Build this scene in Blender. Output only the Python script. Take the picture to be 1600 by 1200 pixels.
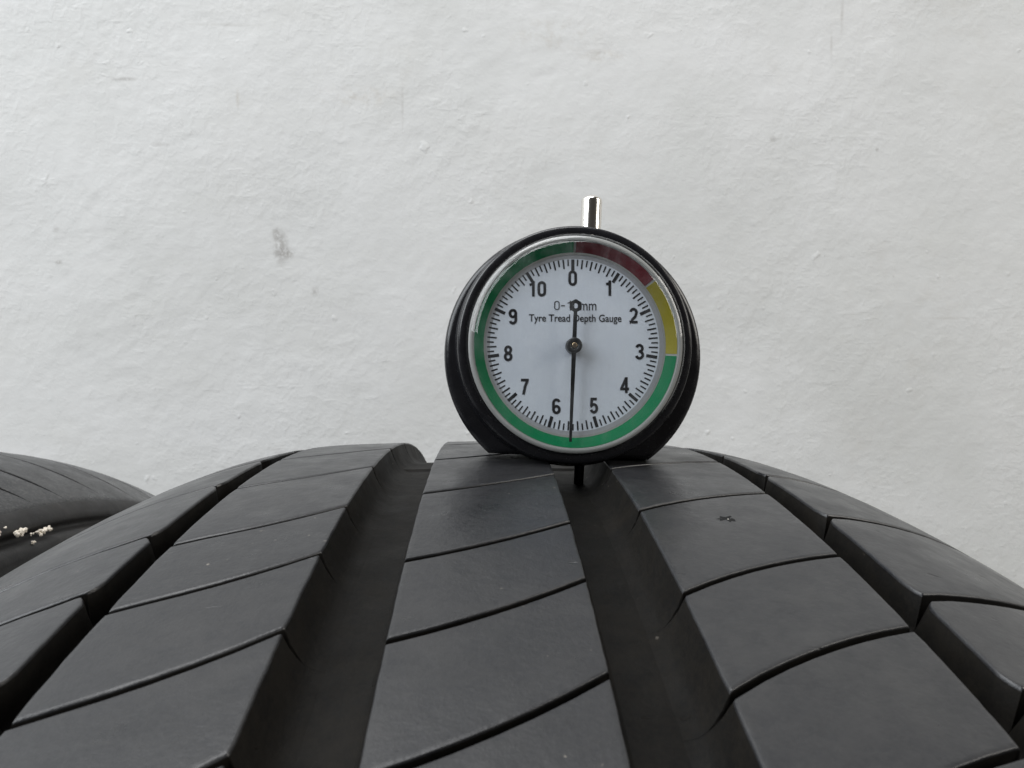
import bpy, bmesh, math, random
import numpy as np
from mathutils import Matrix, Vector, noise

random.seed(7)
scene = bpy.context.scene
for o in list(bpy.data.objects):
    bpy.data.objects.remove(o, do_unlink=True)
col = scene.collection
MM = 0.001

# ------------------------------------------------------------------ camera
cam_d = bpy.data.cameras.new("camera")
cam = bpy.data.objects.new("camera", cam_d)
col.objects.link(cam)
scene.camera = cam
PITCH, YAW, ROLL = math.radians(-3.413), math.radians(-1.889), math.radians(0.25)
fwd = Vector((-math.sin(YAW) * math.cos(PITCH), math.cos(YAW) * math.cos(PITCH), math.sin(PITCH)))
right = fwd.cross(Vector((0, 0, 1))).normalized()
up = right.cross(fwd).normalized()
r2 = right * math.cos(ROLL) + up * math.sin(ROLL)
u2 = up * math.cos(ROLL) - right * math.sin(ROLL)
cam.matrix_world = Matrix(((r2.x, u2.x, -fwd.x, -3.48 * MM), (r2.y, u2.y, -fwd.y, -140.1 * MM),
                           (r2.z, u2.z, -fwd.z, 642.82 * MM), (0, 0, 0, 1)))
cam_d.sensor_width = 36
cam_d.lens = 36 * 1110 / 1600
cam_d.clip_start = 0.005
cam_d.clip_end = 50
cam_d.dof.use_dof = True
cam_d.dof.focus_distance = 0.131
cam_d.dof.aperture_fstop = 70

# ------------------------------------------------------------------ light
w = bpy.data.worlds.new("World")
scene.world = w
w.use_nodes = True
bg = w.node_tree.nodes["Background"]
bg.inputs[0].default_value = (1.0, 0.93, 0.87, 1)
bg.inputs[1].default_value = 0.045


def area(name, loc, target, size, energy, color):
    d = bpy.data.lights.new(name, 'AREA')
    d.shape = 'RECTANGLE'
    d.size, d.size_y = size
    d.energy = energy
    d.color = color
    o = bpy.data.objects.new(name, d)
    col.objects.link(o)
    o.location = loc
    o.rotation_euler = (Vector(target) - Vector(loc)).to_track_quat('-Z', 'Y').to_euler()
    return o


area("daylight_opening", (-1.6, -0.60, 1.85), (0, 0.2, 0.64), (1.6, 1.7), 52, (0.925, 0.965, 1.0))
area("small_warm_opening", (1.8, -0.60, 1.50), (0, 0.2, 0.64), (0.8, 1.1), 17.5, (1.0, 0.965, 0.90))
area("overhead_daylight", (-0.25, -0.20, 2.55), (0, 0.15, 0.6), (1.4, 0.9), 27, (0.98, 0.99, 1.0))

scene.view_settings.view_transform = 'Standard'
scene.view_settings.look = 'None'
scene.view_settings.exposure = 0
scene.view_settings.gamma = 1
scene.render.engine = 'CYCLES'
scene.cycles.max_bounces = 10
scene.cycles.transparent_max_bounces = 16
scene.render.resolution_x, scene.render.resolution_y = 1024, 768


# ------------------------------------------------------------------ helpers
def tag(o, label=None, cat=None, group=None, kind=None):
    if label: o["label"] = label
    if cat: o["category"] = cat
    if group: o["group"] = group
    if kind: o["kind"] = kind
    return o


def mesh_obj(name, verts, faces, mat, parent=None, smooth=True):
    me = bpy.data.meshes.new(name)
    me.from_pydata([tuple(v) for v in verts], [], [tuple(f) for f in faces])
    me.update()
    if smooth:
        me.polygons.foreach_set("use_smooth", [True] * len(me.polygons))
    if mat: me.materials.append(mat)
    o = bpy.data.objects.new(name, me)
    col.objects.link(o)
    if parent: o.parent = parent
    return o


def empty(name, loc=(0, 0, 0)):
    o = bpy.data.objects.new(name, None)
    o.empty_display_size = 0.02
    col.objects.link(o)
    o.location = loc
    return o


class NT:
    def __init__(self, name):
        self.m = bpy.data.materials.new(name)
        self.m.use_nodes = True
        self.t = self.m.node_tree
        self.b = self.t.nodes["Principled BSDF"]
        self.out = self.t.nodes["Material Output"]

    def n(self, kind, **kw):
        nd = self.t.nodes.new(kind)
        for k, v in kw.items():
            if k in nd.inputs and not hasattr(nd, k):
                nd.inputs[k].default_value = v
            else:
                setattr(nd, k, v)
        return nd

    def l(self, a, b): self.t.links.new(a, b)

    def coord(self, out='Object'):
        return self.n('ShaderNodeTexCoord').outputs[out]

    def mapping(self, src, scale=(1, 1, 1), loc=(0, 0, 0), rot=(0, 0, 0)):
        m = self.n('ShaderNodeMapping')
        m.inputs['Scale'].default_value = scale
        m.inputs['Location'].default_value = loc
        m.inputs['Rotation'].default_value = rot
        self.l(src, m.inputs['Vector'])
        return m.outputs[0]

    def noise(self, src, scale, detail=4, rough=0.55, dist=0.0):
        nd = self.n('ShaderNodeTexNoise')
        nd.inputs['Scale'].default_value = scale
        nd.inputs['Detail'].default_value = detail
        nd.inputs['Roughness'].default_value = rough
        nd.inputs['Distortion'].default_value = dist
        self.l(src, nd.inputs['Vector'])
        return nd.outputs['Fac']

    def ramp(self, src, stops):
        r = self.n('ShaderNodeValToRGB')
        e = r.color_ramp.elements
        while len(e) > 1: e.remove(e[-1])
        e[0].position = stops[0][0]; e[0].color = (*stops[0][1], 1)
        for p, c in stops[1:]:
            x = e.new(p); x.color = (*c, 1)
        self.l(src, r.inputs[0])
        return r.outputs[0]

    def fac(self, src, a, b, lo=0.0, hi=1.0):
        m = self.n('ShaderNodeMapRange')
        for k, v in zip(('From Min', 'From Max', 'To Min', 'To Max'), (a, b, lo, hi)): m.inputs[k].default_value = v
        self.l(src, m.inputs[0])
        return m.outputs[0]

    def math(self, op, a, b=None):
        m = self.n('ShaderNodeMath', operation=op)
        for i, x in enumerate((a, b)):
            if x is None: continue
            if isinstance(x, (int, float)): m.inputs[i].default_value = x
            else: self.l(x, m.inputs[i])
        return m.outputs[0]

    def mix(self, f, a, b):
        m = self.n('ShaderNodeMix', data_type='RGBA')
        if isinstance(f, (int, float)): m.inputs[0].default_value = f
        else: self.l(f, m.inputs[0])
        for i, x in ((6, a), (7, b)):
            if isinstance(x, tuple): m.inputs[i].default_value = (*x, 1)
            else: self.l(x, m.inputs[i])
        return m.outputs[2]

    def bump(self, src, strength, dist, normal=None):
        b = self.n('ShaderNodeBump')
        b.inputs['Strength'].default_value = strength
        b.inputs['Distance'].default_value = dist
        self.l(src, b.inputs['Height'])
        if normal: self.l(normal, b.inputs['Normal'])
        return b.outputs[0]


def simple(name, colr, rough=0.5, metal=0.0, spec=0.5, coat=0.0):
    k = NT(name)
    k.b.inputs['Base Color'].default_value = (*colr, 1)
    k.b.inputs['Roughness'].default_value = rough
    k.b.inputs['Metallic'].default_value = metal
    k.b.inputs['Specular IOR Level'].default_value = spec
    k.b.inputs['Coat Weight'].default_value = coat
    return k


# ------------------------------------------------------------------ materials
def rubber_material(name, base, dusty, rough, spec=0.5, worn=0.0):
    k = NT(name)
    c = k.coord()
    big = k.noise(c, 38, 4, 0.6)
    mid = k.noise(c, 260, 4, 0.65)
    fine = k.noise(c, 2600, 3, 0.7)
    streak = k.noise(k.mapping(c, (220, 900, 900)), 1.0, 3, 0.6)
    d = k.math('MULTIPLY', k.fac(big, 0.35, 0.7), k.fac(mid, 0.30, 0.72))
    colr = k.mix(d, base, dusty)
    colr = k.mix(k.math('MULTIPLY', k.fac(streak, 0.55, 0.8), 0.35), colr, dusty)
    colr = k.mix(k.fac(k.noise(c, 1700, 4, 0.7), 0.40, 0.68, 0.0, 0.5), colr, dusty)
    # pale grit specks lodged in the rubber
    sp = k.noise(c, 900, 2, 0.5)
    gate = k.noise(c, 70, 2, 0.5)
    speck = k.math('MULTIPLY', k.fac(sp, 0.735, 0.76), k.fac(gate, 0.56, 0.64))
    colr = k.mix(k.math('MULTIPLY', speck, 0.8), colr, (0.20, 0.18, 0.155))
    # abraded, speckled band along the outer shoulders
    sx = k.n('ShaderNodeSeparateXYZ'); k.l(c, sx.inputs[0])
    band = k.fac(k.math('ABSOLUTE', sx.outputs[0]), 0.062, 0.076)
    ab = k.math('MULTIPLY', band, k.fac(k.noise(c, 1100, 4, 0.75), 0.47, 0.62))
    colr = k.mix(k.math('MULTIPLY', ab, worn), colr, (0.085, 0.083, 0.08))
    k.l(colr, k.b.inputs['Base Color'])
    colr = None
    rr = k.fac(k.noise(c, 120, 5, 0.65), 0.3, 0.7, rough - 0.09, rough + 0.12)
    k.l(rr, k.b.inputs['Roughness'])
    k.b.inputs['Specular IOR Level'].default_value = spec
    # fine rubber grain plus small nicks
    nick = k.noise(k.mapping(c, (160, 420, 420)), 1.0, 2, 0.5)
    n1 = k.bump(fine, 0.22, 0.00012)
    n2 = k.bump(mid, 0.25, 0.0006, n1)
    n3 = k.bump(k.fac(nick, 0.73, 0.78, 1.0, 0.0), 0.5, 0.0003, n2)
    k.l(n3, k.b.inputs['Normal'])
    return k.m


M_TREAD = rubber_material("tread_rubber", (0.0120, 0.0126, 0.0150), (0.0310, 0.0305, 0.0310), 0.34, 0.5, 0.7)
M_CASE = rubber_material("groove_rubber", (0.0045, 0.0044, 0.0043), (0.0135, 0.0115, 0.0090), 0.62, 0.12)  # browner unworn groove rubber, its colour lowered further to stand in for groove shade
M_SIDE = rubber_material("sidewall_rubber", (0.007, 0.007, 0.0075), (0.022, 0.019, 0.017), 0.55)


def wall_material():
    k = NT("painted_plaster")
    c = k.coord()
    base = k.mix(k.fac(k.noise(c, 4.5, 5, 0.62, 0.6), 0.36, 0.64), (0.690, 0.695, 0.685), (0.785, 0.787, 0.785))
    base = k.mix(k.math('MULTIPLY', k.fac(k.noise(k.mapping(c, (9, 9, 20), (2, 0, 1), (0, 0.5, 0)), 1.0, 5, 0.65), 0.45, 0.75), 0.45), base, (0.665, 0.665, 0.645))
    # faint beige grime blotches
    grime = k.math('MULTIPLY', k.fac(k.noise(c, 7, 5, 0.65), 0.56, 0.75), k.fac(k.noise(c, 60, 4, 0.7), 0.42, 0.7))
    base = k.mix(k.math('MULTIPLY', grime, 0.5), base, (0.56, 0.53, 0.48))

    def spot(x, z, rx, rz, ang, strength, colr, nscale=420, lo=0.45, hi=0.6):
        x = -0.0035 + (x + 0.0035) * 1.105; z = 0.6428 + (z - 0.6428) * 1.105
        rx *= 1.1; rz *= 1.1
        m = k.mapping(c, (1, 1, 1), (-x, 0, -z))
        m = k.mapping(m, (1 / rx, 0.0, 1 / rz), (0, 0, 0), (0, ang, 0))
        ln = k.n('ShaderNodeVectorMath', operation='LENGTH')
        k.l(m, ln.inputs[0])
        f = k.fac(ln.outputs['Value'], 0.25, 1.0, 1.0, 0.0)
        f = k.math('MULTIPLY', f, k.fac(k.noise(c, nscale, 4, 0.7), lo, hi))
        return k.math('MULTIPLY', f, strength), colr

    smudge = (0.30, 0.28, 0.26)
    brown = (0.50, 0.45, 0.38)
    marks = [spot(-0.1400, 0.7040, 0.0060, 0.0150, 0.15, 0.58, smudge, 330, 0.40, 0.55),
             spot(-0.1375, 0.7000, 0.0085, 0.0050, 0.0, 0.66, smudge, 300, 0.40, 0.55),
             spot(-0.1425, 0.7125, 0.0045, 0.0060, 0.0, 0.55, smudge, 380, 0.42, 0.56),
             spot(-0.1180, 0.6755, 0.0030, 0.0045, 0.2, 0.38, smudge, 420, 0.35, 0.5),
             spot(-0.2370, 0.8100, 0.0110, 0.0016, 0.06, 0.42, smudge, 260, 0.35, 0.5),
             spot(-0.2160, 0.7690, 0.0075, 0.0018, -0.25, 0.28, smudge, 260, 0.35, 0.5),
             spot(-0.1660, 0.7990, 0.0016, 0.0080, 0.0, 0.35, brown, 200, 0.3, 0.5),
             spot(-0.0900, 0.8020, 0.0350, 0.0090, -0.2, 0.38, brown, 150, 0.45, 0.65),
             spot(0.0400, 0.8430, 0.0420, 0.0130, 0.3, 0.34, brown, 120, 0.45, 0.66),
             spot(0.0700, 0.8300, 0.0180, 0.0050, 0.4, 0.4, brown, 150, 0.4, 0.6),
             spot(-0.2840, 0.7140, 0.0030, 0.0026, 0.0, 0.3, smudge, 300, 0.3, 0.5),
             spot(-0.2830, 0.6930, 0.0030, 0.0018, 0.0, 0.5, smudge, 300, 0.3, 0.5),
             spot(0.1850, 0.7780, 0.0030, 0.0030, 0.0, 0.35, smudge, 300, 0.3, 0.5),
             spot(0.2290, 0.8590, 0.0014, 0.0150, 0.45, 0.40, (0.47, 0.45, 0.42), 160, 0.3, 0.5),
             spot(0.2225, 0.8390, 0.0012, 0.0110, 0.15, 0.35, (0.47, 0.45, 0.42), 160, 0.3, 0.5),
             spot(-0.0600, 0.7960, 0.0011, 0.0200, 0.10, 0.35, (0.47, 0.45, 0.42), 180, 0.35, 0.55),
             spot(-0.1750, 0.8450, 0.0300, 0.0014, 0.5, 0.30, (0.50, 0.48, 0.45), 180, 0.35, 0.55),
             spot(0.3100, 0.6600, 0.0250, 0.0012, -0.4, 0.30, (0.50, 0.48, 0.45), 180, 0.35, 0.55),
             spot(0.2560, 0.7720, 0.0016, 0.0016, 0.0, 0.55, smudge, 300, 0.2, 0.4)]
    for f, cc in marks: base = k.mix(f, base, cc)
    # tiny dark flecks of dirt
    fl = k.math('MULTIPLY', k.fac(k.noise(c, 330, 2, 0.5), 0.74, 0.80), k.fac(k.noise(c, 12, 2, 0.5), 0.5, 0.62))
    base = k.mix(k.math('MULTIPLY', fl, 0.5), base, (0.34, 0.32, 0.29))
    k.l(base, k.b.inputs['Base Color'])
    k.b.inputs['Roughness'].default_value = 0.72
    k.b.inputs['Specular IOR Level'].default_value = 0.25
    grain = k.noise(c, 165, 6, 0.62, 0.3)
    patch = k.fac(k.noise(c, 11, 4, 0.6), 0.36, 0.66, 0.25, 1.0)
    crisp = k.fac(grain, 0.42, 0.72)
    pim = k.noise(c, 95, 2, 0.4)
    drag = k.noise(k.mapping(c, (40, 40, 190), (0, 0, 0), (0, 0.5, 0)), 1.0, 4, 0.6)
    n1 = k.bump(k.math('MULTIPLY', crisp, patch), 0.20, 0.0012)
    lump = k.noise(c, 62, 3, 0.55, 0.4)
    n1 = k.bump(lump, 0.10, 0.0030, n1)
    n2 = k.bump(k.noise(c, 700, 3, 0.6), 0.12, 0.0004, n1)
    n2 = k.bump(k.fac(pim, 0.74, 0.82), 0.35, 0.0008, n2)
    n2 = k.bump(k.math('MULTIPLY', k.fac(drag, 0.6, 0.8), patch), 0.16, 0.0010, n2)
    k.l(n2, k.b.inputs['Normal'])
    return k.m


M_WALL = wall_material()
M_GROUND = NT("concrete_floor")
_c = M_GROUND.coord()
M_GROUND.l(M_GROUND.mix(M_GROUND.fac(M_GROUND.noise(_c, 14, 6, 0.7), 0.3, 0.7), (0.20, 0.19, 0.18), (0.30, 0.29, 0.27)),
           M_GROUND.b.inputs['Base Color'])
M_GROUND.b.inputs['Roughness'].default_value = 0.85
M_GROUND.l(M_GROUND.bump(M_GROUND.noise(_c, 160, 5, 0.7), 0.4, 0.001), M_GROUND.b.inputs['Normal'])
M_GROUND = M_GROUND.m

# ------------------------------------------------------------------ setting
WALL_Y = 0.385


def build_wall():
    # plaster sheet with real trowel relief where the photograph looks, coarse beyond
    nx, nz = 420, 300
    xs = np.concatenate([np.linspace(-2.2, -0.52, 12)[:-1], np.linspace(-0.52, 0.56, nx), np.linspace(0.56, 2.2, 12)[1:]])
    zs = np.concatenate([np.linspace(0.0, 0.42, 10)[:-1], np.linspace(0.42, 1.0, nz), np.linspace(1.0, 2.4, 10)[1:]])
    verts, faces = [], []
    for z in zs:
        for x in xs:
            p = Vector((x, 0, z))
            q = Vector((x * 1.0 + 0.02 * noise.noise(p * 9), 3.1, z + 0.02 * noise.noise(p * 9 + Vector((5, 0, 0)))))
            h = 0.0009 * noise.noise(q * 7.0)
            h += 0.0003 * noise.noise(Vector((q.x * 17, 1.3, q.z * 24)))
            # trowel strokes: stretched along a diagonal, ridged
            a = q.x * 0.86 + q.z * 0.5
            b = -q.x * 0.5 + q.z * 0.86
            rdg = 1 - abs(noise.noise(Vector((a * 22, 7.7, b * 60))))
            h += 0.00022 * rdg ** 3 * max(0, noise.noise(q * 9 + Vector((9, 9, 9))) + 0.35)
            h += 0.00010 * noise.noise(q * 75)
            h += 0.00008 * noise.noise(q * 170 + Vector((3, 1, 2)))
            verts.append((x, WALL_Y + 0.0 - h, z))
    n = len(xs)
    for j in range(len(zs) - 1):
        for i in range(n - 1):
            a = j * n + i
            faces.append((a, a + 1, a + n + 1, a + n))
    # thickness: back sheet and rim
    k0 = len(verts)
    x0, x1, z0, z1 = xs[0], xs[-1], zs[0], zs[-1]
    verts += [(x0, WALL_Y + 0.15, z0), (x1, WALL_Y + 0.15, z0), (x1, WALL_Y + 0.15, z1), (x0, WALL_Y + 0.15, z1)]
    faces.append((k0, k0 + 3, k0 + 2, k0 + 1))
    m = len(zs)
    faces.append(tuple([k0 + 3] + [(m - 1) * n + i for i in range(n)] + [k0 + 2]))
    faces.append(tuple([k0] + [j * n for j in range(m)][::1] + [k0 + 3]))
    faces.append(tuple([k0 + 1] + [j * n + n - 1 for j in range(m)] + [k0 + 2]))
    o = mesh_obj("wall", verts, faces, M_WALL)
    tag(o, "off-white painted plaster wall behind the tyres", kind="structure")


build_wall()
g = mesh_obj("ground", [(-6, -6, 0), (6, -6, 0), (6, 0.48, 0), (-6, 0.48, 0)], [(0, 1, 2, 3)], M_GROUND)
tag(g, "bare concrete floor under the tyres", kind="structure")

# ------------------------------------------------------------------ tyre
R0 = 310.0
S_SHIFT = 18.5
DEPTH = 5.4


def prof(x):
    e = np.maximum(np.abs(x) - 40.0, 0)
    return R0 - 5.88e-4 * x * x - 5.94e-3 * e ** 2


def tyre_point(x, s, h):
    """x across, s along the tread (mm), h 0 (groove floor) .. 1 (tread surface)"""
    r = prof(x) - DEPTH * (1 - h)
    th = s / R0
    return np.stack([x * MM, -r * np.sin(th) * MM, r * np.cos(th) * MM], -1)


# sipe positions round the whole tread, variable pitch as on a real tyre
KN = [21.5, 46.3, 71.1, 87.9, 105.0]
CIRC = 2 * math.pi * R0
rng = random.Random(3)
tail = []
seqs = [17, 17, 21, 25, 25, 21, 17, 25, 25, 17, 21]
tot = CIRC - (105.0 - 21.5)
i = 0
while sum(tail) < tot - 12:
    tail.append(seqs[i % len(seqs)]); i += 1
tail[-1] = 24.8
f = (tot - 24.8) / (sum(tail[:-1]))
tail = [t * f for t in tail[:-1]] + [24.8]
for t in tail[:-1]: KN.append(KN[-1] + t)
KN = [k - S_SHIFT for k in KN]
NK = len(KN)


def knot(k):
    q, m = divmod(k, NK)
    return KN[m] + q * CIRC


RIBS = [  # name, x left, x right, wall left, wall right, reference offset, skew(x), far-edge chamfer, kind
    ("shoulder_in", -88.2, -50.4, 0.0, 0.55, -13.0, lambda x: 0.33 * (-50.4 - x), 0.6),
    ("rib", -46.1, -24.95, 0.5, 2.1, -7.6, lambda x: -(0.337 * (x + 46) + 0.011 * (x + 46) ** 2), 0.6),
    ("centre", -13.93, 8.16, 0.8, 0.8, 0.0, lambda x: -(0.348 * (x + 13.9) + 0.0083 * (x + 13.9) ** 2), 0.12),
    ("rib", 19.08, 42.83, 2.1, 0.5, 8.0, lambda x: -(0.66 * (x - 19.3) - 0.0085 * (x - 19.3) ** 2), 0.12),
    ("shoulder_out", 47.93, 88.2, 0.75, 0.0, 6.6, lambda x: -(0.22 * (x - 48) + 0.003 * (x - 48) ** 2), 0.2),
]


def block_arrays(rib, k, seed):
    name, xl, xr, wl, wr, off, skew, cham = rib
    rr = random.Random(seed)
    ri_seed = float(xl)
    s0, s1 = knot(k) + off, knot(k + 1) + off
    pu, hu = [], []

    def edge(x, wdt, sgn):
        fl = 0.55 + 0.6 * wdt
        if wdt > 1.5:      # wide groove: a soft bowl-shaped wall
            return [(x - sgn * o_, h_) for o_, h_ in ((4.3, -0.012), (3.4, 0.02), (2.6, 0.075), (1.9, 0.18), (1.25, 0.36), (0.7, 0.60),
                                                      (0.28, 0.83), (0.06, 0.935), (0.0, 0.968), (-0.09, 0.991), (-0.26, 1.0), (-0.7, 1.0))]
        return [(x - sgn * (wdt + fl), -0.015), (x - sgn * (wdt + fl * 0.55), 0.025), (x - sgn * (wdt + fl * 0.2), 0.10),
                (x - sgn * wdt * 0.93, 0.22), (x - sgn * wdt * 0.5, 0.56), (x - sgn * 0.07, 0.92), (x, 0.968),
                (x + sgn * 0.09, 0.991), (x + sgn * 0.24, 1.0), (x + sgn * 0.65, 1.0)]

    if wl > 0: L = edge(xl, wl, 1)
    else: L = [(xl - 0.9, 0.80), (xl - 0.5, 0.92), (xl, 0.985), (xl + 1, 1.0)]
    if wr > 0: Rr = edge(xr, wr, -1)
    else: Rr = [(xr + 0.9, 0.80), (xr + 0.5, 0.92), (xr, 0.985), (xr - 1, 1.0)]
    a, b = L[-1][0], Rr[-1][0]
    nu = max(4, int((b - a) / 3.0))
    prof_u = L + [(a + (b - a) * i / nu, 1.0) for i in range(1, nu)] + Rr[::-1]
    PU = np.array([p[0] for p in prof_u]); HU = np.array([p[1] for p in prof_u])
    gap = 0.44 + 0.12 * rr.random()
    g0 = gap + (0.28 if name == 'shoulder_out' else 0.0)
    near = [(0.0, 0.25), (0.01, 0.5), (0.015, 0.955), (0.04, 0.985), (0.09, 0.998), (0.18, 1.0), (0.7, 1.0)]
    far = [(0.0, 0.25), (0.005, 0.6), (0.010, 0.95), (0.015 + cham * 0.2, 0.975 + 0.012 * (cham < 0.3)), (cham * 0.75, 0.996), (cham, 1.0), (cham + 0.6, 1.0)]
    # low-s end first (faces the previous sipe: its lower side), high-s end carries the chamfer
    A = near; B = far
    fade = np.ones_like(PU)
    if wl > 0: fade = np.minimum(fade, np.clip(1 - (xl - PU) / (wl * 0.8 + 0.15), 0.04, 1))
    if wr > 0: fade = np.minimum(fade, np.clip(1 - (PU - xr) / (wr * 0.8 + 0.15), 0.04, 1))
    if name.startswith("shoulder"):
        fade = np.minimum(fade, np.clip((87.0 - np.abs(PU)) / 9.0, 0.04, 1.0))
    rows = []
    for d, h in A: rows.append((0, d, h))
    nv = 12
    for i in range(1, nv): rows.append((2, i / nv, 1.0))
    for d, h in B[::-1]: rows.append((1, d, h))
    X = np.zeros((len(PU), len(rows))); S = X.copy(); H = X.copy()
    sk = np.array([skew(max(min(x, xr), xl)) for x in PU])
    for j, (kind, d, h) in enumerate(rows):
        lo = s0 + sk + g0 * fade; hi = s1 + sk - g0 * fade
        if kind == 0: s = lo + d * fade
        elif kind == 1: s = hi - d * fade
        else:
            l2 = lo + 0.7 * fade; h2 = hi - (cham + 0.6) * fade
            s = l2 + (h2 - l2) * d
        x = PU.copy()
        hh = 1 - (1 - h) * fade ** 0.5 if name.startswith("shoulder") else h
        Hj = np.minimum(HU, hh)
        # the block corner beside a sipe is chamfered towards the groove
        dist = np.minimum(s - lo, hi - s)
        c = np.clip(1 - dist / 1.5, 0, 1)
        if name == "shoulder_in":
            x = np.where(PU > xr - 2.0, x - 1.2 * c, x)
        elif name == "shoulder_out":
            x = np.where(PU < xl + 2.0, x + 1.0 * c, x)
        elif name == "rib":
            cc = 0.12 * c
            x = np.where((PU < xl + 1) & (PU > xl - 1.2), x + cc, x)
            x = np.where((PU > xr - 1) & (PU < xr + 1.2), x - cc, x)
        # worn, slightly nicked groove edges
        jit = np.array([noise.noise(Vector((s_ * 0.35, ri_seed, 0.0))) + 0.6 * noise.noise(Vector((s_ * 1.3, ri_seed, 4.0))) for s_ in s])
        x = np.where((HU > 0.85) & (HU < 0.999), x + 0.10 * jit, x)
        X[:, j] = x; S[:, j] = s; H[:, j] = Hj
    # gentle unevenness of worn rubber
    H = H + np.where(H > 0.9, 0.004 * np.sin(X * 0.31 + k) * np.sin(S * 0.23 + k * 2.1), 0)
    P = tyre_point(X, S, H)
    n0, n1 = X.shape
    idx = np.arange(n0 * n1).reshape(n0, n1)
    F = np.stack([idx[:-1, :-1], idx[:-1, 1:], idx[1:, 1:], idx[1:, :-1]], -1).reshape(-1, 4)
    Hf = (H[:-1, :-1] + H[:-1, 1:] + H[1:, 1:] + H[1:, :-1]) / 4
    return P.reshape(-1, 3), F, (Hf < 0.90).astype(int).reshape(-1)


def np_mesh(name, V, F, mat, mi=None):
    me = bpy.data.meshes.new(name)
    me.from_pydata(V.tolist(), [], F.tolist())
    me.update()
    me.polygons.foreach_set("use_smooth", [True] * len(me.polygons))
    me.materials.append(mat)
    if mi is not None:
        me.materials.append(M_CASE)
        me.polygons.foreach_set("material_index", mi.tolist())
    return me


VIS = range(-4, 9)


def build_tyre(name, loc):
    root = empty(name, loc)
    # casing: groove floors, shoulders, sidewalls, beads, inner liner as one revolved shell
    half = [(0, prof(0.) - DEPTH)]
    pts = []
    for x in np.arange(-84, 84.1, 2.0): pts.append((x, float(prof(np.array(x))) - DEPTH))
    r = lambda x: float(prof(np.array(float(x))))
    side = [(85.5, r(85.5) - 2.6), (87.2, r(87.2) - 0.55), (89.3, r(89.3) - 0.30), (91.2, r(91.2) - 0.6), (92.4, 287.2), (92.9, 285.8), (92.4, 284.6), (91.2, 283.7),
            (91.5, 282.5), (93.2, 282.1), (95.4, 281.6), (96.8, 280.2), (97.3, 278.2), (97.6, 276.0), (99.0, 273.0), (102.0, 267.5), (105.6, 260.0), (108.6, 251.0),
            (110.6, 241.0), (111.3, 232.0), (110.8, 224.0), (110.6, 221.5), (112.6, 219.8), (113.4, 217.6), (112.6, 215.4), (108.6, 212.6),
            (104.5, 209.0), (101.0, 206.0), (98.0, 203.2), (94.5, 201.2), (91.0, 200.6), (88.6, 202.2), (88.8, 206), (93, 214), (99, 224),
            (101, 236), (99, 250), (93, 266), (83, 281), (66, 291.5), (40, 296.5), (0, 298)]
    loop = pts + side + [(-x, q) for x, q in side[::-1][1:]]
    nseg = 360
    th = np.arange(nseg) * 2 * math.pi / nseg
    lp = np.array(loop)
    V = np.zeros((len(lp), nseg, 3))
    V[:, :, 0] = lp[:, 0:1]
    V[:, :, 1] = -lp[:, 1:2] * np.sin(th)
    V[:, :, 2] = lp[:, 1:2] * np.cos(th)
    V = V.reshape(-1, 3) * MM
    n = len(lp)
    # split the loop in three: tread base, two sidewalls with bead
    k_end = len(pts) - 1
    k_mid = len(pts) + len(side) - 1
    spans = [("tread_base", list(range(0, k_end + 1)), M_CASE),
             ("sidewall", list(range(k_end, k_mid + 1)), M_SIDE),
             ("sidewall", list(range(k_mid, n)) + [0], M_SIDE)]
    Vg = V.reshape(n, nseg, 3)
    for nm, ids, mt in spans:
        W = Vg[ids].reshape(-1, 3)
        q = np.arange(len(ids) * nseg).reshape(len(ids), nseg)
        qn = np.roll(q, -1, 1)
        F = np.stack([q[:-1], qn[:-1], qn[1:], q[1:]], -1).reshape(-1, 4)
        o = bpy.data.objects.new(nm, np_mesh(nm, W, F, mt))
        col.objects.link(o); o.parent = root
    rv, rf, rm, base = [], [], [], 0
    for ri, rib in enumerate(RIBS):
        for k in range(VIS.start, VIS.start + NK):
            P, F, mi = block_arrays(rib, k, ri * 1000 + k)
            if k in VIS:
                o = bpy.data.objects.new("tread_block", np_mesh("tread_block", P, F, M_TREAD, mi))
                col.objects.link(o); o.parent = root
            else:
                rv.append(P); rm.append(mi); rf.append(F + base); base += len(P)
    o = bpy.data.objects.new("tread_blocks_around", np_mesh("tread_blocks_around", np.concatenate(rv), np.concatenate(rf), M_TREAD, np.concatenate(rm)))
    col.objects.link(o); o.parent = root
    o["kind"] = "stuff"
    # low wear bars crossing the two wide grooves
    for (xa, xb) in ((-24.2, -14.4), (8.6, 18.4)):
        for q in range(6):
            s = -20.5 + q * CIRC / 6
            rows = [(s - 3.2, -0.01), (s - 2.6, 0.085), (s + 2.6, 0.085), (s + 3.2, -0.01)]
            V, F = [], []
            for ss, h in rows:
                for x in np.linspace(xa, xb, 5): V.append(tyre_point(np.array(x), np.array(ss), np.array(h)))
            for a in range(3):
                for b in range(4): F.append((a * 5 + b, a * 5 + b + 1, a * 5 + b + 6, a * 5 + b + 5))
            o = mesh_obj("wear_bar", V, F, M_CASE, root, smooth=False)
    return root


tyre = build_tyre("car_tyre", (0, 0, R0 * MM))
tag(tyre, "large black car tyre in front, carrying the dial gauge on its tread", "tyre", "tyres standing in front of the wall")


def copy_tree(o, parent=None):
    c = o.copy()
    col.objects.link(c)
    c.parent = parent
    for ch in [x for x in bpy.data.objects if x.parent == o]: copy_tree(ch, c)
    return c


tyre2 = copy_tree(tyre)
T2S = 0.9835
tyre2.location = (-0.236, 0.0655, R0 * MM * T2S)
tyre2.scale = (T2S, T2S, T2S)
tyre2.rotation_euler = (-0.297, 0, -0.05)
tag(tyre2, "second black car tyre at the left edge, partly hidden behind the front tyre", "tyre")

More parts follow.
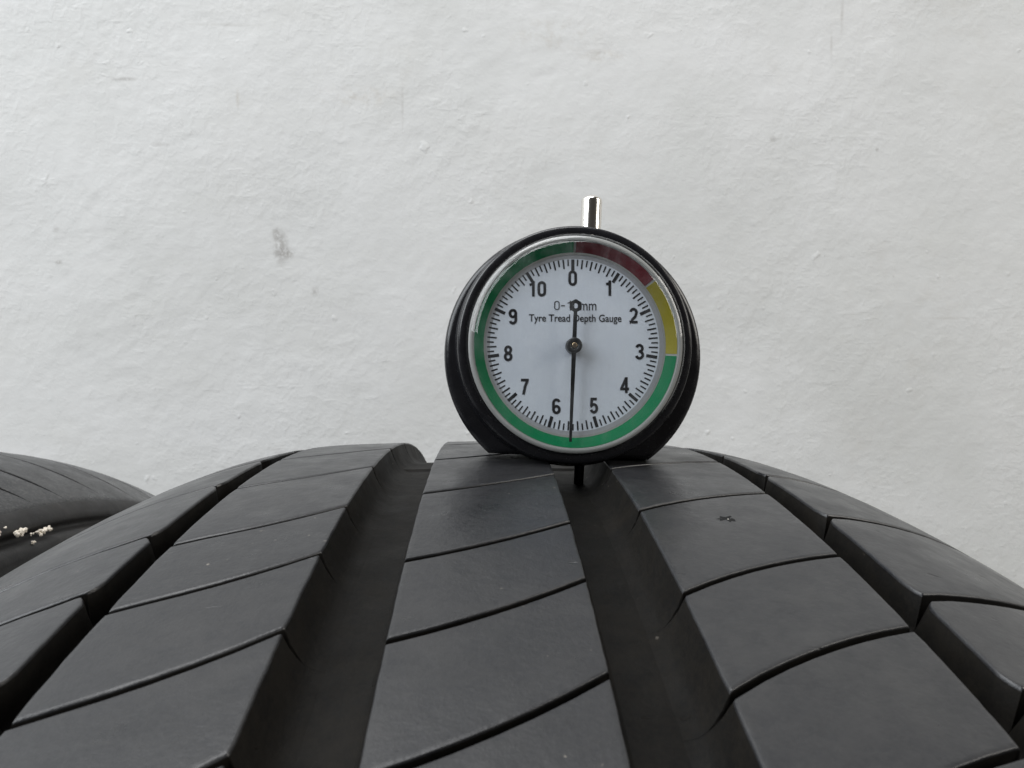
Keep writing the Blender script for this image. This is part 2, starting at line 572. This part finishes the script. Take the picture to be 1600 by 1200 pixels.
# dried cream crumbs caught on the step below the second tyre's shoulder
M_CRUMB = NT("dried_cream_residue")
_c = M_CRUMB.coord()
M_CRUMB.l(M_CRUMB.mix(M_CRUMB.noise(_c, 900, 3, 0.6), (0.80, 0.71, 0.58), (0.92, 0.87, 0.79)), M_CRUMB.b.inputs['Base Color'])
M_CRUMB.b.inputs['Roughness'].default_value = 0.9
M_CRUMB = M_CRUMB.m


def crumb(p, size, lumps, seed, label):
    rr = random.Random(seed)
    bm = bmesh.new()
    for q in range(lumps):
        c = Vector(((rr.random() - 0.5) * size[0] * 0.5, (q + 0.5) / lumps * size[1] - size[1] / 2 + (rr.random() - 0.5) * 0.4,
                    (rr.random() - 0.5) * size[2] * 0.75))
        r_ = size[2] * (0.13 + 0.20 * rr.random())
        g_ = bmesh.ops.create_icosphere(bm, subdivisions=2, radius=r_)
        for v in g_['verts']:
            d = 1 + 0.45 * noise.noise(v.co * 3.1 + Vector((seed, q, 0)))
            v.co = v.co * d + c
    for v in bm.verts: v.co *= MM
    me = bpy.data.meshes.new("dried_crumb"); bm.to_mesh(me); bm.free()
    me.materials.append(M_CRUMB)
    o = bpy.data.objects.new("dried_crumb", me); col.objects.link(o)
    o.location = [x * MM for x in p]
    o.location += Vector((1.9, -2.6, 0.9)) * MM
    tag(o, label, "crumb", "dried crumbs on the second tyre")


crumb((-144.6, 75.8, 584.4), (2, 4.0, 2.1), 26, 1, "largest cream crumb cluster on the second tyre's shoulder step, left end of the row")
crumb((-143.8, 80.6, 583.0), (1.2, 4.4, 0.9), 14, 2, "thin cream crumb strand joining the two bigger clusters on the second tyre")
crumb((-143.5, 85.8, 582.4), (2, 5.2, 1.8), 30, 3, "cream crumb cluster nearest the front tyre, on the second tyre's step")
crumb((-142.8, 78.8, 580.6), (1, 1.2, 1.1), 7, 4, "single cream crumb hanging below the row of crumbs")
crumb((-146.4, 68.6, 586.2), (1.4, 1.8, 1.6), 9, 5, "cream crumb at the very left edge of the picture")
crumb((-146.0, 71.4, 587.2), (0.7, 0.8, 0.8), 5, 6, "tiny cream fleck just above the left end of the crumb row")

# puncture scar in the rib right of the gauge
def scar():
    V, F = [], []
    rr = random.Random(5)
    cx, cs = 31.3, 56.9 - S_SHIFT
    n = 22
    rings = [(1.25, 1.005), (0.5, 1.007)]
    for d, h in rings:
        for i in range(n):
            a = 2 * math.pi * i / n
            q = d * ((0.45 + 0.9 * rr.random() ** 2) if d > 1.0 else (0.8 + 0.4 * rr.random()))
            V.append(tyre_point(np.array(cx + q * 1.15 * math.cos(a)), np.array(cs + q * math.sin(a)),
                                np.array(h + (0.012 * (rr.random() - 0.5) if h > 1.005 else 0))))
    for k in range(len(rings) - 1):
        for i in range(n):
            j = (i + 1) % n
            F.append((k * n + i, k * n + j, (k + 1) * n + j, (k + 1) * n + i))
    F.append(tuple((len(rings) - 1) * n + i for i in range(n)))
    k = simple("scar_rubber", (0.011, 0.011, 0.011), 0.9, 0, 0.2)
    o = mesh_obj("puncture_scar", V, F, k.m, tyre)
    o["label"] = "small dark torn puncture mark in the tread"
    bm = bmesh.new()
    bmesh.ops.create_icosphere(bm, subdivisions=1, radius=0.00016)
    for v in bm.verts: v.co *= 0.7 + 0.6 * rr.random()
    me = bpy.data.meshes.new("grit_fleck"); bm.to_mesh(me); bm.free()
    me.materials.append(simple("grit", (0.42, 0.40, 0.36), 0.8).m)
    f = bpy.data.objects.new("grit_fleck", me); col.objects.link(f); f.parent = o
    f.location = tyre_point(np.array(cx + 0.25), np.array(cs + 0.5), np.array(1.0)).tolist()


scar()

# ------------------------------------------------------------------ gauge
M_BLACK = NT("black_gloss_plastic")
_c = M_BLACK.coord()
M_BLACK.b.inputs['Base Color'].default_value = (0.010, 0.010, 0.012, 1)
M_BLACK.l(M_BLACK.fac(M_BLACK.noise(_c, 300, 4, 0.6), 0.3, 0.75, 0.16, 0.36), M_BLACK.b.inputs['Roughness'])
M_BLACK.l(M_BLACK.bump(M_BLACK.noise(_c, 350, 3, 0.6), 0.12, 0.0003), M_BLACK.b.inputs['Normal'])
M_BLACK = M_BLACK.m
M_LIP = simple("white_plastic", (0.36, 0.36, 0.35), 0.6, 0, 0.3).m
_k = NT("dial_card"); _c = _k.coord()
_k.l(_k.mix(_k.fac(_k.noise(_c, 500, 4, 0.7), 0.3, 0.7), (0.74, 0.78, 0.88), (0.79, 0.83, 0.92)), _k.b.inputs['Base Color'])
_k.b.inputs['Roughness'].default_value = 0.55
M_DIAL = _k.m
M_GREY = simple("dial_grey_print", (0.42, 0.42, 0.45), 0.5).m
M_INK = simple("black_ink", (0.012, 0.012, 0.016), 0.45).m
M_GREEN = simple("green_band", (0.000, 0.165, 0.062), 0.5, 0, 0.12).m
M_RED = simple("red_band", (0.15, 0.020, 0.030), 0.45, 0, 0.25).m
M_YELLOW = simple("yellow_band", (0.30, 0.25, 0.020), 0.45, 0, 0.25).m
M_CHROME = simple("chrome", (0.80, 0.77, 0.72), 0.19, 1.0).m
M_STEEL = simple("dark_steel_pin", (0.020, 0.022, 0.035), 0.30, 0.6).m
M_BRASS = simple("brass", (0.62, 0.45, 0.28), 0.28, 1.0).m
M_NEEDLE = simple("needle_black", (0.010, 0.011, 0.013), 0.40).m
k = NT("clear_crystal")
k.t.nodes.remove(k.b)
tr = k.n('ShaderNodeBsdfTransparent'); tr.inputs[0].default_value = (0.97, 0.98, 0.98, 1)
gl = k.n('ShaderNodeBsdfGlossy'); gl.inputs['Roughness'].default_value = 0.04
fr = k.n('ShaderNodeFresnel')
geo = k.n('ShaderNodeNewGeometry')
k.l(k.fac(geo.outputs['Backfacing'], 0, 1, 1.5, 1 / 1.5), fr.inputs['IOR'])
ms = k.n('ShaderNodeMixShader')
sc_ = k.fac(k.noise(k.mapping(k.coord(), (900, 900, 120), (0, 0, 0), (0, 0.6, 0)), 1.0, 3, 0.6), 0.3, 0.8)
df = k.n('ShaderNodeBsdfDiffuse'); df.inputs[0].default_value = (0.7, 0.72, 0.75, 1)
dm = k.n('ShaderNodeMixShader')
k.l(k.math('MULTIPLY', k.fac(k.noise(k.coord(), 160, 5, 0.7), 0.4, 0.75), k.math('MULTIPLY', sc_, 0.10)), dm.inputs[0])
k.l(tr.outputs[0], dm.inputs[1]); k.l(df.outputs[0], dm.inputs[2])
tr = dm
k.l(k.math('MULTIPLY', fr.outputs[0], 1.0), ms.inputs[0]); k.l(tr.outputs[0], ms.inputs[1]); k.l(gl.outputs[0], ms.inputs[2])
k.l(ms.outputs[0], k.out.inputs['Surface'])
M_CRYSTAL = k.m

gauge = empty("tread_depth_gauge", (12.2 * MM, 0.6 * MM, 620.15 * MM))
gauge.rotation_euler = (Matrix.Rotation(math.radians(2.5), 3, 'Y') @ Matrix.Rotation(math.radians(-5), 3, 'X')).to_euler()
tag(gauge, "round black dial gauge with green-ringed face standing on the front tyre", "gauge")
ZF, ZD = 19.75, 21.45          # flange centre, dial centre above the foot
SZ = 1.015
DX = -0.35                   # dial axis offset


def lathe(name, prof_, mat, parent, cx=DX, cz=ZD, n=128, closed=False, smooth=True):
    """prof_: list of (radius, y); revolve about the axis parallel to y"""
    V, F = [], []
    for r_, y in prof_:
        for i in range(n):
            a = 2 * math.pi * i / n
            V.append(((cx + r_ * math.sin(a)) * MM, y * MM, (cz + r_ * SZ * math.cos(a)) * MM))
    m = len(prof_)
    for j in range(m - 1 + (1 if closed else 0)):
        for i in range(n):
            a, b = j * n + i, j * n + (i + 1) % n
            c, d = ((j + 1) % m) * n + (i + 1) % n, ((j + 1) % m) * n + i
            F.append((a, d, c, b))
    if not closed:
        F.append(tuple(range(n)))
        F.append(tuple(reversed([(m - 1) * n + i for i in range(n)])))
    return mesh_obj(name, V, F, mat, parent, smooth)


def case_body():
    # D-shaped body: a disc cut flat to make the foot, edges rounded
    R = 25.2
    def outline(inset):
        r_ = R - inset
        zb = -ZF + inset * 0.7
        a0 = math.acos(max(-1, min(1, zb / r_)))
        pts = []
        n = 96
        for i in range(n + 1):
            a = -a0 + 2 * a0 * i / n
            pts.append((r_ * math.sin(a), r_ * math.cos(a)))
        xr_, xl_ = pts[-1][0], pts[0][0]
        for i in range(1, 12): pts.append((xr_ + (xl_ - xr_) * i / 12, zb))
        return pts
    layers = [(1.3, -4.6), (0.55, -4.45), (0.16, -4.05), (0.0, -3.4), (0.0, 4.0), (0.2, 4.7), (0.8, 5.1), (1.8, 5.2)]
    V, F = [], []
    for ins, y in layers:
        o = outline(ins)
        for x, z in o: V.append((x * MM, y * MM, (z + ZF) * MM))
    n = len(outline(0))
    for j in range(len(layers) - 1):
        for i in range(n):
            a, b = j * n + i, j * n + (i + 1) % n
            F.append((a, b, b + n, a + n))
    F.append(tuple(reversed(range(n))))
    F.append(tuple((len(layers) - 1) * n + i for i in range(n)))
    o = mesh_obj("case", V, F, M_BLACK, gauge)
    return o


case = case_body()
es = case.modifiers.new("edges", 'EDGE_SPLIT'); es.split_angle = math.radians(50)
bez = lathe("bezel", [(22.9, -4.5), (22.75, -5.0), (22.55, -5.3), (22.2, -8.9), (22.05, -9.5), (21.7, -9.75),
                      (20.3, -9.85), (20.15, -9.5), (20.15, -4.5)], M_BLACK, gauge, closed=True)
lip = lathe("dial_cup", [(20.1, -8.2), (20.1, -10.2), (19.95, -10.4), (19.6, -10.5), (19.2, -10.45), (19.15, -10.3), (19.3, -8.2)], M_LIP, gauge, closed=True)
dial = lathe("dial", [(17.6, -7.6), (17.6, -8.6), (0.01, -8.6)], M_DIAL, gauge, smooth=False)
DY = -8.6


def ring_sector(name, ra, ya, rb, yb, a0, a1, mat, parent, n=None, lift=0.0, thick=0.06):
    n = n or max(3, int((a1 - a0) / 2.5))
    V, F = [], []
    for i in range(n + 1):
        a = math.radians(a0 + (a1 - a0) * i / n)
        for r_, y in ((ra, ya), (rb, yb), (rb, yb + thick), (ra, ya + thick)):
            V.append(((DX + r_ * math.sin(a)) * MM, (y - lift) * MM, (ZD + r_ * SZ * math.cos(a)) * MM))
    for i in range(n):
        for q in range(4):
            a, b = i * 4 + q, i * 4 + (q + 1) % 4
            F.append((a, a + 4, b + 4, b))
    if a1 - a0 < 359.9:
        F.append((0, 1, 2, 3)); F.append(tuple(reversed([n * 4 + q for q in range(4)])))
    return mesh_obj(name, V, F, mat, parent, smooth=False)


R1, Y1, R2, Y2 = 17.25, -8.75, 19.15, -10.35
cone = ring_sector("coloured_ring", R1, Y1 + 0.08, R2, Y2 + 0.08, 0, 360, M_LIP, gauge, n=144)
ring_sector("green_band", R1, Y1, R2 - 0.1, Y2 + 0.08, 94.0, 356.4, M_GREEN, cone, thick=0.05)
ring_sector("red_band", R1, Y1, R2 - 0.1, Y2 + 0.08, -2.2, 47.8, M_RED, cone, thick=0.05)
ring_sector("yellow_band", R1, Y1, R2 - 0.1, Y2 + 0.08, 49.2, 92.8, M_YELLOW, cone, thick=0.05)
ring_sector("white_line", 16.85, DY - 0.14, R1, Y1 - 0.02, 0, 360, M_LIP, dial, n=144)
ring_sector("grey_margin", 16.1, DY - 0.02, 16.85, DY - 0.02, 0, 360, M_GREY, dial, n=144, thick=0.015)

PX = DX - 0.4     # print and spindle sit a little off the case axis
DROT = 1.0     # dial print is turned a little in the case (degrees, anticlockwise)
# scale ticks, printed
V, F = [], []
for i in range(110):
    a = math.radians(i * 360 / 110 - DROT - 1.5)
    major = i % 10 == 0
    half_ = i % 2 == 0
    ln, wd = (2.1, 0.30) if major else ((1.75, 0.145) if half_ else (1.25, 0.135))
    ro = 16.2
    for (r_, t) in ((ro, -wd), (ro, wd), (ro - ln, wd), (ro - ln, -wd)):
        x = r_ * math.sin(a) + t * math.cos(a); z = r_ * math.cos(a) - t * math.sin(a)
        V.append(((PX + x) * MM, (DY - 0.04) * MM, (ZD + z) * MM))
    b = i * 4
    F.append((b, b + 3, b + 2, b + 1))
ticks = mesh_obj("scale_ticks", V, F, M_INK, dial, smooth=False)


def printed(name, text, cx, cz, width, height, bold, parent, mat=M_INK, tilt=0.0):
    cu = bpy.data.curves.new(name, 'FONT')
    cu.body = text
    cu.size = 1
    cu.offset = bold
    cu.resolution_u = 4
    tmp = bpy.data.objects.new(name, cu)
    col.objects.link(tmp)
    dg = bpy.context.evaluated_depsgraph_get()
    me = bpy.data.meshes.new_from_object(tmp.evaluated_get(dg))
    bpy.data.objects.remove(tmp, do_unlink=True)
    xs = [v.co.x for v in me.vertices]; ys = [v.co.y for v in me.vertices]
    x0, x1 = min(xs), max(xs); y0 = min(ys); y1 = max(ys)
    ct, st = math.cos(tilt), math.sin(tilt)
    for v in me.vertices:
        x = ((v.co.x - x0) / (x1 - x0) - 0.5) * width
        z = ((v.co.y - y0) / (y1 - y0) - 0.5) * height
        x, z = x * ct - z * st, x * st + z * ct
        v.co = ((PX + cx + x) * MM, (DY - 0.05) * MM, (ZD + cz + z) * MM)
    me.materials.clear(); me.materials.append(mat)
    o = bpy.data.objects.new(name, me)
    col.objects.link(o); o.parent = parent
    return o


def arc(cx, cy, rx, ry, a0, a1, n=12):
    return [(cx + rx * math.cos(math.radians(a0 + (a1 - a0) * i / n)), cy + ry * math.sin(math.radians(a0 + (a1 - a0) * i / n))) for i in range(n + 1)]


W_ = 0.19   # half width of a digit's centre line box (height 1)
DIGITS = {
    "0": [arc(0, 0.72, W_, 0.19, 180, 0) + arc(0, 0.28, W_, 0.19, 0, -180) + [(-W_, 0.72)]],
    "1": [[(0.08, 0.0), (0.08, 1.0)], [(0.09, 0.90), (0.02, 0.80), (-0.16, 0.745)]],
    "2": [arc(0, 0.70, W_, 0.215, 170, -20) + [(0.10, 0.42), (-0.10, 0.22), (-W_, 0.07), (-W_, 0.075), (W_ + 0.07, 0.075)]],
    "3": [arc(-0.01, 0.72, W_, 0.20, 165, -80), arc(-0.01, 0.295, W_ + 0.02, 0.22, 85, -165), [(-0.06, 0.52), (0.04, 0.52)]],
    "4": [[(0.09, 0.0), (0.09, 0.94), (0.07, 0.94), (-0.22, 0.30), (-0.22, 0.265), (0.26, 0.265)]],
    "5": [[(W_, 0.925), (-0.13, 0.925), (-0.16, 0.50)] + arc(0, 0.33, W_, 0.255, 145, -160)],
    "6": [arc(0, 0.29, W_, 0.215, 0, 360, 20), [(-W_, 0.29), (-W_, 0.66)] + arc(0, 0.70, W_, 0.215, 180, 20)],
    "7": [[(-W_ - 0.03, 0.925), (W_, 0.925), (W_, 0.88), (0.04, 0.50), (-0.06, 0.0)]],
    "8": [arc(0, 0.725, W_ - 0.02, 0.195, -90, 270, 20), arc(0, 0.285, W_, 0.21, 90, 450, 20)],
    "9": [arc(0, 0.71, W_, 0.215, 0, 360, 20), [(W_, 0.71), (W_, 0.34)] + arc(0, 0.30, W_, 0.215, 0, -160)],
}


def stroke_digits(name, text, cx, cz, height, half_w, parent, tilt, step=0.62, aspect=1.0):
    V, F = [], []
    ct, st = math.cos(tilt), math.sin(tilt)
    n0 = (len(text) - 1) / 2
    layer = 0
    for ci, ch in enumerate(text):
        for path in DIGITS[ch]:
            pts = [Vector(((p[0] * aspect + (ci - n0) * step) * height, (p[1] - 0.5) * height)) for p in path]
            pts = [p for i, p in enumerate(pts) if i == 0 or (p - pts[i - 1]).length > 1e-4]
            b = len(V)
            m = len(pts)
            closed = (pts[0] - pts[-1]).length < 1e-3
            for i, p in enumerate(pts):
                d0 = (p - pts[i - 1]).normalized() if i > 0 else ((pts[0] - pts[-2]).normalized() if closed else (pts[1] - p).normalized())
                d1 = (pts[i + 1] - p).normalized() if i < m - 1 else ((pts[1] - pts[0]).normalized() if closed else d0)
                t = (d0 + d1)
                t = t.normalized() if t.length > 1e-4 else d0
                nrm = Vector((-t.y, t.x))
                kk = min(1.6, 1 / max(0.5, nrm.dot(Vector((-d0.y, d0.x)))))
                for sg in (1, -1):
                    q = p + nrm * sg * half_w * kk
                    V.append(((PX + cx + q.x * ct - q.y * st) * MM, (DY - 0.05 - 0.004 * layer) * MM, (ZD + cz + q.x * st + q.y * ct) * MM))
            for i in range(m - 1):
                F.append((b + 2 * i, b + 2 * i + 1, b + 2 * i + 3, b + 2 * i + 2))
            layer += 1
    return mesh_obj(name, V, F, M_INK, parent, smooth=False)


tl = math.radians(2.5)
for i in range(11):
    a = math.radians(i * 360 / 11 - 3.5)
    rn = 12.35
    stroke_digits("numeral", str(i), rn * 1.02 * math.sin(a) + 0.18, rn * math.cos(a) + 0.30, 2.95, 0.255, dial, tl)
stroke_digits("range_lettering", "0", -3.35, 7.3, 1.9, 0.085, dial, tl, aspect=1.15)
stroke_digits("range_lettering", "10", -0.35, 7.42, 1.9, 0.085, dial, tl, aspect=1.15, step=0.66)
printed("range_lettering", "-", -2.2, 7.3, 0.75, 0.2, 0.0, dial, tilt=tl)
printed("range_lettering", "mm", 2.6, 7.3, 3.1, 1.3, 0.0, dial, tilt=tl)
printed("title_lettering", "Tyre Tread Depth Gauge", 0.25, 4.85, 17.6, 1.85, 0.012, dial, tilt=tl)

# needle: pointer, tail with eye, hub
NA = math.radians(182.3 - 2.5)


def extrude_outline(name, pts, y0, y1, mat, parent, holes=None):
    n = len(pts)
    V = [(x * MM, y0 * MM, z * MM) for x, z in pts] + [(x * MM, y1 * MM, z * MM) for x, z in pts]
    F = [tuple(range(n)), tuple(reversed(range(n, 2 * n)))]
    for i in range(n):
        j = (i + 1) % n
        F.append((i, i + n, j + n, j))
    return mesh_obj(name, V, F, mat, parent, smooth=False)


def rotp(t, r_):   # t sideways, r_ along the pointer
    return (PX + r_ * math.sin(NA) + t * math.cos(NA), ZD - 0.3 + r_ * math.cos(NA) - t * math.sin(NA))


needle = extrude_outline("needle", [rotp(-0.42, 0.8), rotp(0.42, 0.8), rotp(0.24, 17.9), rotp(-0.24, 17.9)], -10.75, -10.55, M_NEEDLE, gauge)
extrude_outline("tail", [rotp(-0.34, -6.3), rotp(0.34, -6.3), rotp(0.40, -0.8), rotp(-0.40, -0.8)], -10.75, -10.55, M_NEEDLE, needle)
V, F = [], []
n = 24
for y in (-10.75, -10.55):
    for rad in (1.18, 0.48):
        for i in range(n):
            a = 2 * math.pi * i / n
            kx = 1.0 + (0.06 * math.cos(6 * a) if rad > 1 else 0)
            p = rotp(rad * kx * math.sin(a), -7.4 + rad * kx * math.cos(a))
            V.append((p[0] * MM, y * MM, p[1] * MM))
for i in range(n):
    j = (i + 1) % n
    F += [(i, j, n + j, n + i), (2 * n + i, 3 * n + i, 3 * n + j, 2 * n + j), (i, 2 * n + i, 2 * n + j, j), (n + i, n + j, 3 * n + j, 3 * n + i)]
mesh_obj("eye", V, F, M_NEEDLE, needle, smooth=False)
hub = lathe("hub", [(1.45, DY + 0.1), (1.45, -11.2), (1.3, -11.35), (0.62, -11.35), (0.6, -11.2)], M_NEEDLE, needle, n=40, cx=PX, cz=ZD - 0.3)
lathe("spindle", [(0.5, -11.1), (0.5, -11.42), (0.38, -11.5), (0.16, -11.45)], M_BRASS, needle, n=24, cx=PX, cz=ZD - 0.3)

# domed clear cover
cr = [(20.25, -9.9), (20.25, -11.2), (20.05, -12.0), (19.6, -12.6), (18.9, -12.95), (17.5, -13.15), (14, -13.4), (9, -13.6), (4, -13.68), (0.05, -13.7)]
cr = cr + [(0.05, -12.9), (4, -12.88), (9, -12.8), (14, -12.6), (17.3, -12.35), (18.4, -12.15), (18.95, -11.8), (19.25, -11.3), (19.35, -10.6)]
lathe("crystal", cr, M_CRYSTAL, gauge)
gauge_crystal = bpy.data.objects["crystal"]
# drop the inner end caps of the shell
bm = bmesh.new(); bm.from_mesh(gauge_crystal.data)
big = [f_ for f_ in bm.faces if len(f_.verts) > 10 or
       all(math.hypot(v.co.x - DX * MM, v.co.z - ZD * MM) < 0.1 * MM for v in f_.verts)]
bmesh.ops.delete(bm, geom=big, context='FACES_ONLY')
bm.to_mesh(gauge_crystal.data); bm.free()


def lathe_z(name, prof_, cx, cy, mat, parent, n=40):
    V, F = [], []
    for r_, z in prof_:
        for i in range(n):
            a = 2 * math.pi * i / n
            V.append(((cx + r_ * math.cos(a)) * MM, (cy + r_ * math.sin(a)) * MM, z * MM))
    for j in range(len(prof_) - 1):
        for i in range(n):
            a, b = j * n + i, j * n + (i + 1) % n
            F.append((a, b, b + n, a + n))
    F.append(tuple(reversed(range(n)))); F.append(tuple((len(prof_) - 1) * n + i for i in range(n)))
    o = mesh_obj(name, V, F, mat, parent)
    e = o.modifiers.new("edges", 'EDGE_SPLIT'); e.split_angle = math.radians(40)
    return o


lathe_z("plunger_knob", [(2.12, 44.0), (2.12, 45.5), (2.12, 51.4), (2.12, 51.6), (2.06, 51.9), (1.9, 52.15), (0.9, 52.7), (0.12, 52.9)], 2.95, 0.6, M_CHROME, gauge)
lathe_z("probe_pin", [(0.55, -5.75), (0.9, -5.65), (0.98, -5.4), (0.98, 0.6)], 2.6, 0.0, M_STEEL, gauge)
